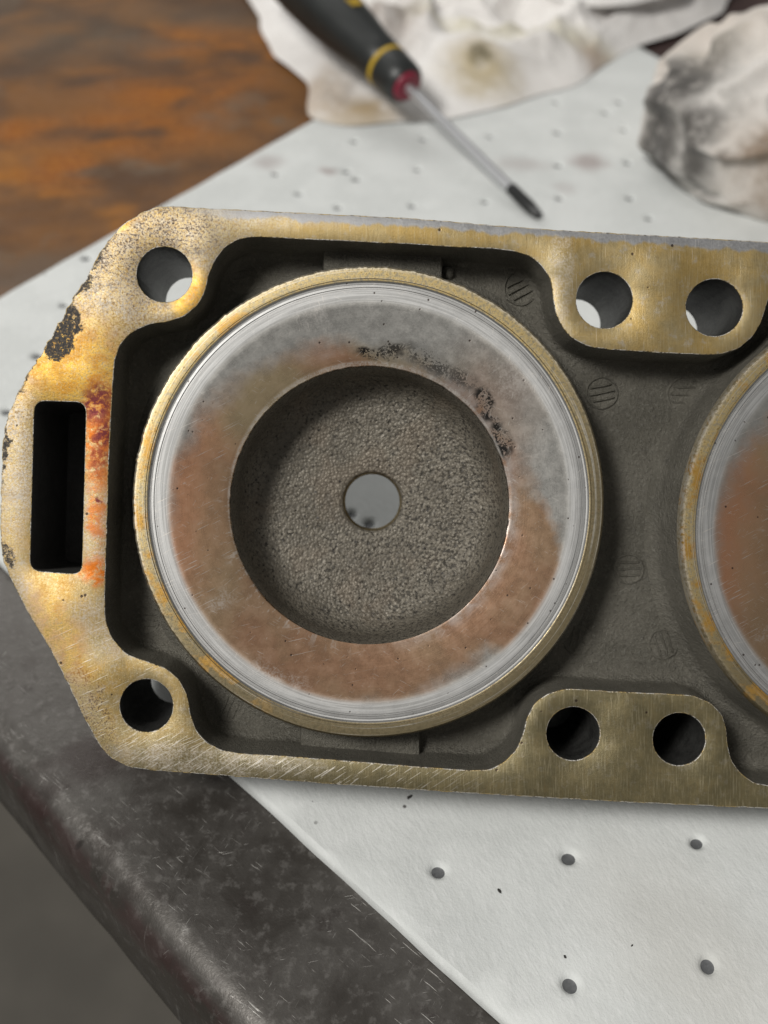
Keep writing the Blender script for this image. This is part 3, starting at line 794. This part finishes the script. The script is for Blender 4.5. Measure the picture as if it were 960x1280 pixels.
# ------------------------------------------------------------------ screwdriver
def screwdriver():
    tip = T(674, 270, .0026); neck = T(509, 108, .021)
    ax = (neck-tip).normalized(); Ls = (neck-tip).length
    rot = ax.to_track_quat('Z', 'Y').to_matrix().to_4x4()
    root = empty('screwdriver', Matrix.Translation(tip) @ rot, label='black handled screwdriver with slim steel shaft and dark tip, handle on the white rag', cat='screwdriver')
    print('shaft', Ls)
    bl = Mat('black_rubber_grip'); v = bl.vmath('SCALE', bl.obj(), 1000.); q = bl.noise(v, .25, 4, .6)
    BL = bl.out(bl.mix(q, (.013, .015, .015), (.026, .029, .028)), .4, 0., bl.bump(q, .2, .0004))
    ye = Mat('yellow_plastic'); YE = ye.out((.50, .33, .03), .4)
    rd = Mat('crimson_plastic'); RD = rd.out((.24, .010, .035), .45)
    stl = Mat('chromed_shaft'); v = stl.vmath('SCALE', stl.obj(), 1000.); q = stl.noise(v, .4, 3, .6)
    ST = stl.out(stl.mix(q, (.62, .63, .65), (.74, .75, .77)), .36, .85)
    tp = Mat('blackened_tip'); TP = tp.out((.025, .026, .026), .45, .5)
    m = .001
    def part(name, prof, mat, n=40, rf=None, cap=True):
        bm = bmesh.new(); rows = lathe(bm, [(r*m, z) for r, z in prof], n, None, rf)
        if cap: bm.faces.new(rows[0][::-1]); bm.faces.new(rows[-1])
        return link(name, bm, mat, root)
    part('shaft', [(2.05, .0175), (2.1, .019), (2.1, Ls+.004)], ST)
    def cross(k, a, r, z):
        w = [0.35, .3, .2, 0, 0, 0][min(k, 5)]
        return r*(1-w*abs(math.sin(2*a))**1.0), z
    part('tip', [(1.7, 0), (2.1, .0006), (2.35, .0015), (2.5, .006), (2.45, .0175), (2.1, .0188)], TP, 48, cross)
    part('end_cap', [(3., Ls-.0012), (6.2, Ls-.0008), (6.8, Ls), (7.0, Ls+.004)], RD)
    part('collar', [(6.9, Ls+.0005), (8.2, Ls+.0008), (9.0, Ls+.002), (9.5, Ls+.006), (9.7, Ls+.012), (9.5, Ls+.014)], BL, 48)
    part('collar_ring', [(9.3, Ls+.0138), (9.9, Ls+.0141), (9.9, Ls+.0160), (9.3, Ls+.0166)], YE, 48)
    def flute(k, a, r, z):
        w = max(0, min(1, (z-Ls-.035)/.02))
        return r*(1-.05*w*(.5+.5*math.cos(6*a))), z
    gp = [(9.3, .0165), (9.9, .018), (10.1, .023), (10.5, .029), (11.6, .037), (13.0, .049), (13.9, .063), (14.2, .080), (13.8, .096), (13.1, .108), (12.7, .116), (11.4, .121), (8, .124)]
    part('grip', [(r, z+Ls) for r, z in gp], BL, 72, flute)
    # small gold printed emblem on the grip, towards the viewer's right
    bm = bmesh.new()
    up = (Matrix(rot).to_3x3().transposed() @ (Vector((0, 0, H))-tip)); up.z = 0; up.normalize()
    side = Vector((-up.y, up.x, 0))
    P = T(455, 25, .03)-tip; side = side if (Matrix(rot).to_3x3().transposed() @ Vector((1, .3, 0))).dot(side) > 0 else -side
    d = (up*.62+side*.78).normalized(); t2 = Vector((-d.y, d.x, 0))
    for s_, w, l in ((-.0016, .0012, .003), (.0016, .0012, .003), (0, .003, .0012)):
        rows = []
        for zz in (-l, l):
            rows.append([bm.verts.new(d*(rad*m)+t2*(s_+q)+Vector((0, 0, Ls+.046+zz+(0 if w < .002 else .001)))) for q, rad in ((-w, 12.4), (-w, 12.85), (w, 12.85), (w, 12.4))])
        a_, b_ = rows
        for i in range(4): bm.faces.new((a_[i], a_[(i+1) % 4], b_[(i+1) % 4], b_[i]))
        bm.faces.new(a_); bm.faces.new(b_[::-1])
    link('emblem', bm, YE, root, smooth=False)
screwdriver()

# ------------------------------------------------------------------ rags
def rag_mat(name, base, stains, fold=.02):
    M = Mat(name); X, Y, z = M.xyz(M.vmath('SCALE', M.obj(), 1000.)); v = M.vec(X, Y, z)
    M.frame(X, Y, 14, .06, v)
    a = M.noise(v, .03, 4, .6); b = M.noise(v, .16, 4, .65); c = M.noise(v, 1.2, 3, .6)
    col = M.mix(M.ss(a, .35, .65), base[0], base[1])
    for (px, py, hz, rx, ry, cc, k) in stains:
        p = T(px, py, hz)*1000
        col = M.mix(M.blob(p.x, p.y, rx, ry, 0, .7)*M.ss(b, .15, .55)*k, col, cc)
    wv = M.math('SINE', X*5.)*M.math('SINE', Y*5.)
    return M.out(col, .9, 0., M.bump(b*1.2+c*.3+wv*.1, .5, .0012), Specular_IOR_Level=.15, Sheen_Weight=.15)
def rag(name, foot, peak, Hh, mat, label, seed, folds, parent=None, edge=.6, na=260, nr=70, base=0.):
    pts = [T(*p).xy for p in foot]
    B = smooth_loop(resample(pts, .003), 3); B = ccw(B)
    cen = T(*peak).xy
    B = [b for b in B]; n = len(B); bm = bmesh.new(); rows = []
    def fn(p, s):
        q = Vector((p.x, p.y, seed))
        w = Vector((noise.noise(q*14), noise.noise(q*14+Vector((7, 3, 1))), 0))*.035
        q2 = q+w
        r1 = (1-abs(noise.noise(q2*15)))**3; r2 = (1-abs(noise.noise(q2*31+Vector((3, 1, 2)))))**3; r3 = (1-abs(noise.noise(q2*68)))**3
        v1 = noise.voronoi(q2*32)[0]; v2 = noise.voronoi(q2*70+Vector((5, 2, 0)))[0]
        cr = min(1, (v1[1]-v1[0])*2.2); c2 = min(1, (v2[1]-v2[0])*2.2)
        return (r1-.4)*.75+(r2-.4)*.45+(r3-.4)*.15+(cr-.6)*.22+(c2-.6)*.09
    for k in range(nr+1):
        s = k/nr; row = []
        sr = 1-(1-s)**1.0
        for i in range(n):
            d = B[i]-cen; p = cen+d*sr
            rise = (1-sr**2.4)**edge if sr < 1 else 0
            big = .62+.55*noise.noise((p.x*9, p.y*9, seed+3))
            f = fn(p, s)
            z = Hh*rise*big + folds*f*min(1, (1-sr)*5)*(.35+.65*rise) + .003*(1-sr**8)
            wob = Vector((noise.noise((p.x*30, p.y*30, seed+11)), noise.noise((p.x*30, p.y*30, seed+17))))*.006*(1-sr*.3)
            z = max(z, .0009 if s < 1 else .0005)
            row.append(bm.verts.new((p.x+wob.x, p.y+wob.y, z+base)))
        rows.append(row)
    for a, b in zip(rows, rows[1:]):
        for i in range(n): bm.faces.new((a[i], a[(i+1) % n], b[(i+1) % n], b[i]))
    weld(bm, 1e-6)
    o = link(name, bm, mat, parent)
    sm = o.modifiers.new('round', 'SUBSURF'); sm.levels = 0; sm.render_levels = 1
    if label: tag(o, label, 'rag', 'shop rags lying on the bench')
    return o
R1 = rag_mat('stained_white_cloth', ((.78, .755, .73), (.85, .83, .81)),
             [(602, 62, .02, 16, 13, (.46, .37, .20), .8), (604, 56, .02, 5, 3.5, (.14, .12, .07), .85), (455, 112, .015, 14, 14, (.42, .28, .11), .95), (650, 20, .02, 60, 9, (.50, .46, .30), .6),
              (755, 60, .01, 12, 9, (.38, .26, .18), .7), (400, 75, .02, 14, 20, (.42, .30, .18), .6), (520, 140, .008, 60, 9, (.60, .56, .50), .6), (480, 20, .02, 18, 26, (.30, .24, .2), .6)])
cloth = rag('rag', [(302, -8), (322, 22), (340, 70), (386, 104), (384, 128), (386, 150), (430, 158), (520, 152), (610, 140), (690, 118), (745, 88), (790, 62), (850, 42), (905, 18), (940, -60), (900, -170), (700, -230), (450, -220), (320, -120)],
    (600, -20), .020, R1, 'white crumpled rag with yellow stains, lying under the screwdriver handle', 3.1, .026, edge=.7)
rag('folded_flap', [(560, -70), (618, -10), (648, 18), (690, 42), (735, 50), (790, 44), (845, 30), (900, 4), (935, -60), (880, -150), (700, -190), (590, -150)], (760, -50), .012, R1, None, 5.7, .022, parent=cloth, edge=.5, base=.016)
R2 = rag_mat('grimy_grey_cloth', ((.62, .565, .51), (.74, .70, .66)),
             [(915, 95, .05, 22, 16, (.70, .68, .65), .8), (905, 265, .01, 22, 10, (.50, .41, .34), .6), (875, 120, .03, 12, 12, (.40, .36, .30), .7),
              (900, 190, .035, 16, 9, (.22, .185, .15), .85), (935, 215, .03, 12, 6, (.13, .105, .085), .9), (845, 165, .02, 15, 13, (.17, .16, .145), .9), (818, 205, .008, 14, 13, (.085, .08, .075), .95),
              (850, 225, .012, 12, 6, (.06, .055, .05), .9), (880, 175, .035, 12, 4, (.07, .062, .055), .9), (952, 170, .04, 10, 6, (.22, .16, .11), .8)])
def crumpled_ball(px0, px1, pxn, cpx, hgt, mat, label, seed):
    c = T(*cpx); rx = abs(c.x-T(*px0).x)*.97; ry = abs(c.y-T(*pxn).y)*.97
    bm = bmesh.new(); bmesh.ops.create_icosphere(bm, subdivisions=7, radius=1)
    sd = Vector((seed, seed*.7, seed*1.3))
    for v in bm.verts:
        n = v.co.normalized(); q = n*1.0+sd
        w = Vector((noise.noise(q*1.4), noise.noise(q*1.4+Vector((9, 2, 4))), noise.noise(q*1.4+Vector((1, 7, 3)))))
        q2 = q+w*.5
        r1 = (1-abs(noise.noise(q2*1.5)))**3; r2 = (1-abs(noise.noise(q2*3.1)))**3; r3 = (1-abs(noise.noise(q2*7.5)))**2
        v1 = noise.voronoi(q2*2.6)[0]; v2 = noise.voronoi(q2*5.5)[0]
        cr = min(1, (v1[1]-v1[0])*2.4); c2 = min(1, (v2[1]-v2[0])*2.4)
        f = .86+.16*noise.noise(q*1.1)+(r1-.35)*.17+(r2-.4)*.055+(r3-.5)*.006+(cr-.6)*.02+(c2-.6)*.004
        sx = abs(n.x)**.9; z = n.z
        p = Vector((n.x*rx, n.y*ry, 0))*f
        zz = hgt*.42 + z*hgt*.60*f + hgt*.10*f
        if z < -.2: zz = max(.0006, zz-hgt*.2)
        v.co = c+Vector((p.x, p.y, max(.0006, zz)))
    o = link('rag', bm, mat)
    so = o.modifiers.new('soft', 'SMOOTH'); so.factor = .5; so.iterations = 14
    sm = o.modifiers.new('round', 'SUBSURF'); sm.levels = 0; sm.render_levels = 1
    tag(o, label, 'rag', 'shop rags lying on the bench')
    return o
crumpled_ball((780, 200), None, (885, 302), (962, 212), .058, R2, 'grimy grey-brown crumpled rag with black smears beside the head', 8.4)

# ------------------------------------------------------------------ grit on the pad
gm = mat_bare('black_grit', (.015, .014, .013), (.04, .036, .032), .6, .1)
GRIT = [(512, 997, .0005, 'largest black grit speck, on the white pad just below the lower edge of the head'),
        (624, 1114, .0004, 'black grit speck between the left and middle dimples of the upper row'),
        (828, 1054, .0004, 'black grit speck just left of the dimple nearest the lower right bolt holes'),
        (957, 1121, .0005, 'black grit speck at the right margin of the photo on the white pad'),
        (391, 1003, .0003, 'tiny grit speck near the pad edge where it leaves the head'),
        (706, 1196, .0003, 'tiny grit speck just above the lowest dimple on the pad'),
        (790, 1182, .00026, 'tiny grit speck midway between the two lowest dimples of the pad')]
for k, (px, py, r, lab) in enumerate(GRIT):
    bm = bmesh.new(); bmesh.ops.create_icosphere(bm, subdivisions=2, radius=r)
    for v in bm.verts: v.co = Vector((v.co.x*.7, v.co.y*1.4, v.co.z*.6))*(1+.5*noise.noise(v.co/r*1.5+Vector((k, 0, 0))))
    p = T(px, py); o = link('grit_speck', bm, gm, loc=(p.x, p.y, r*.35)); o.rotation_euler.z = random.uniform(-.8, .8)
    tag(o, lab, 'grit', 'grit specks on the pad')
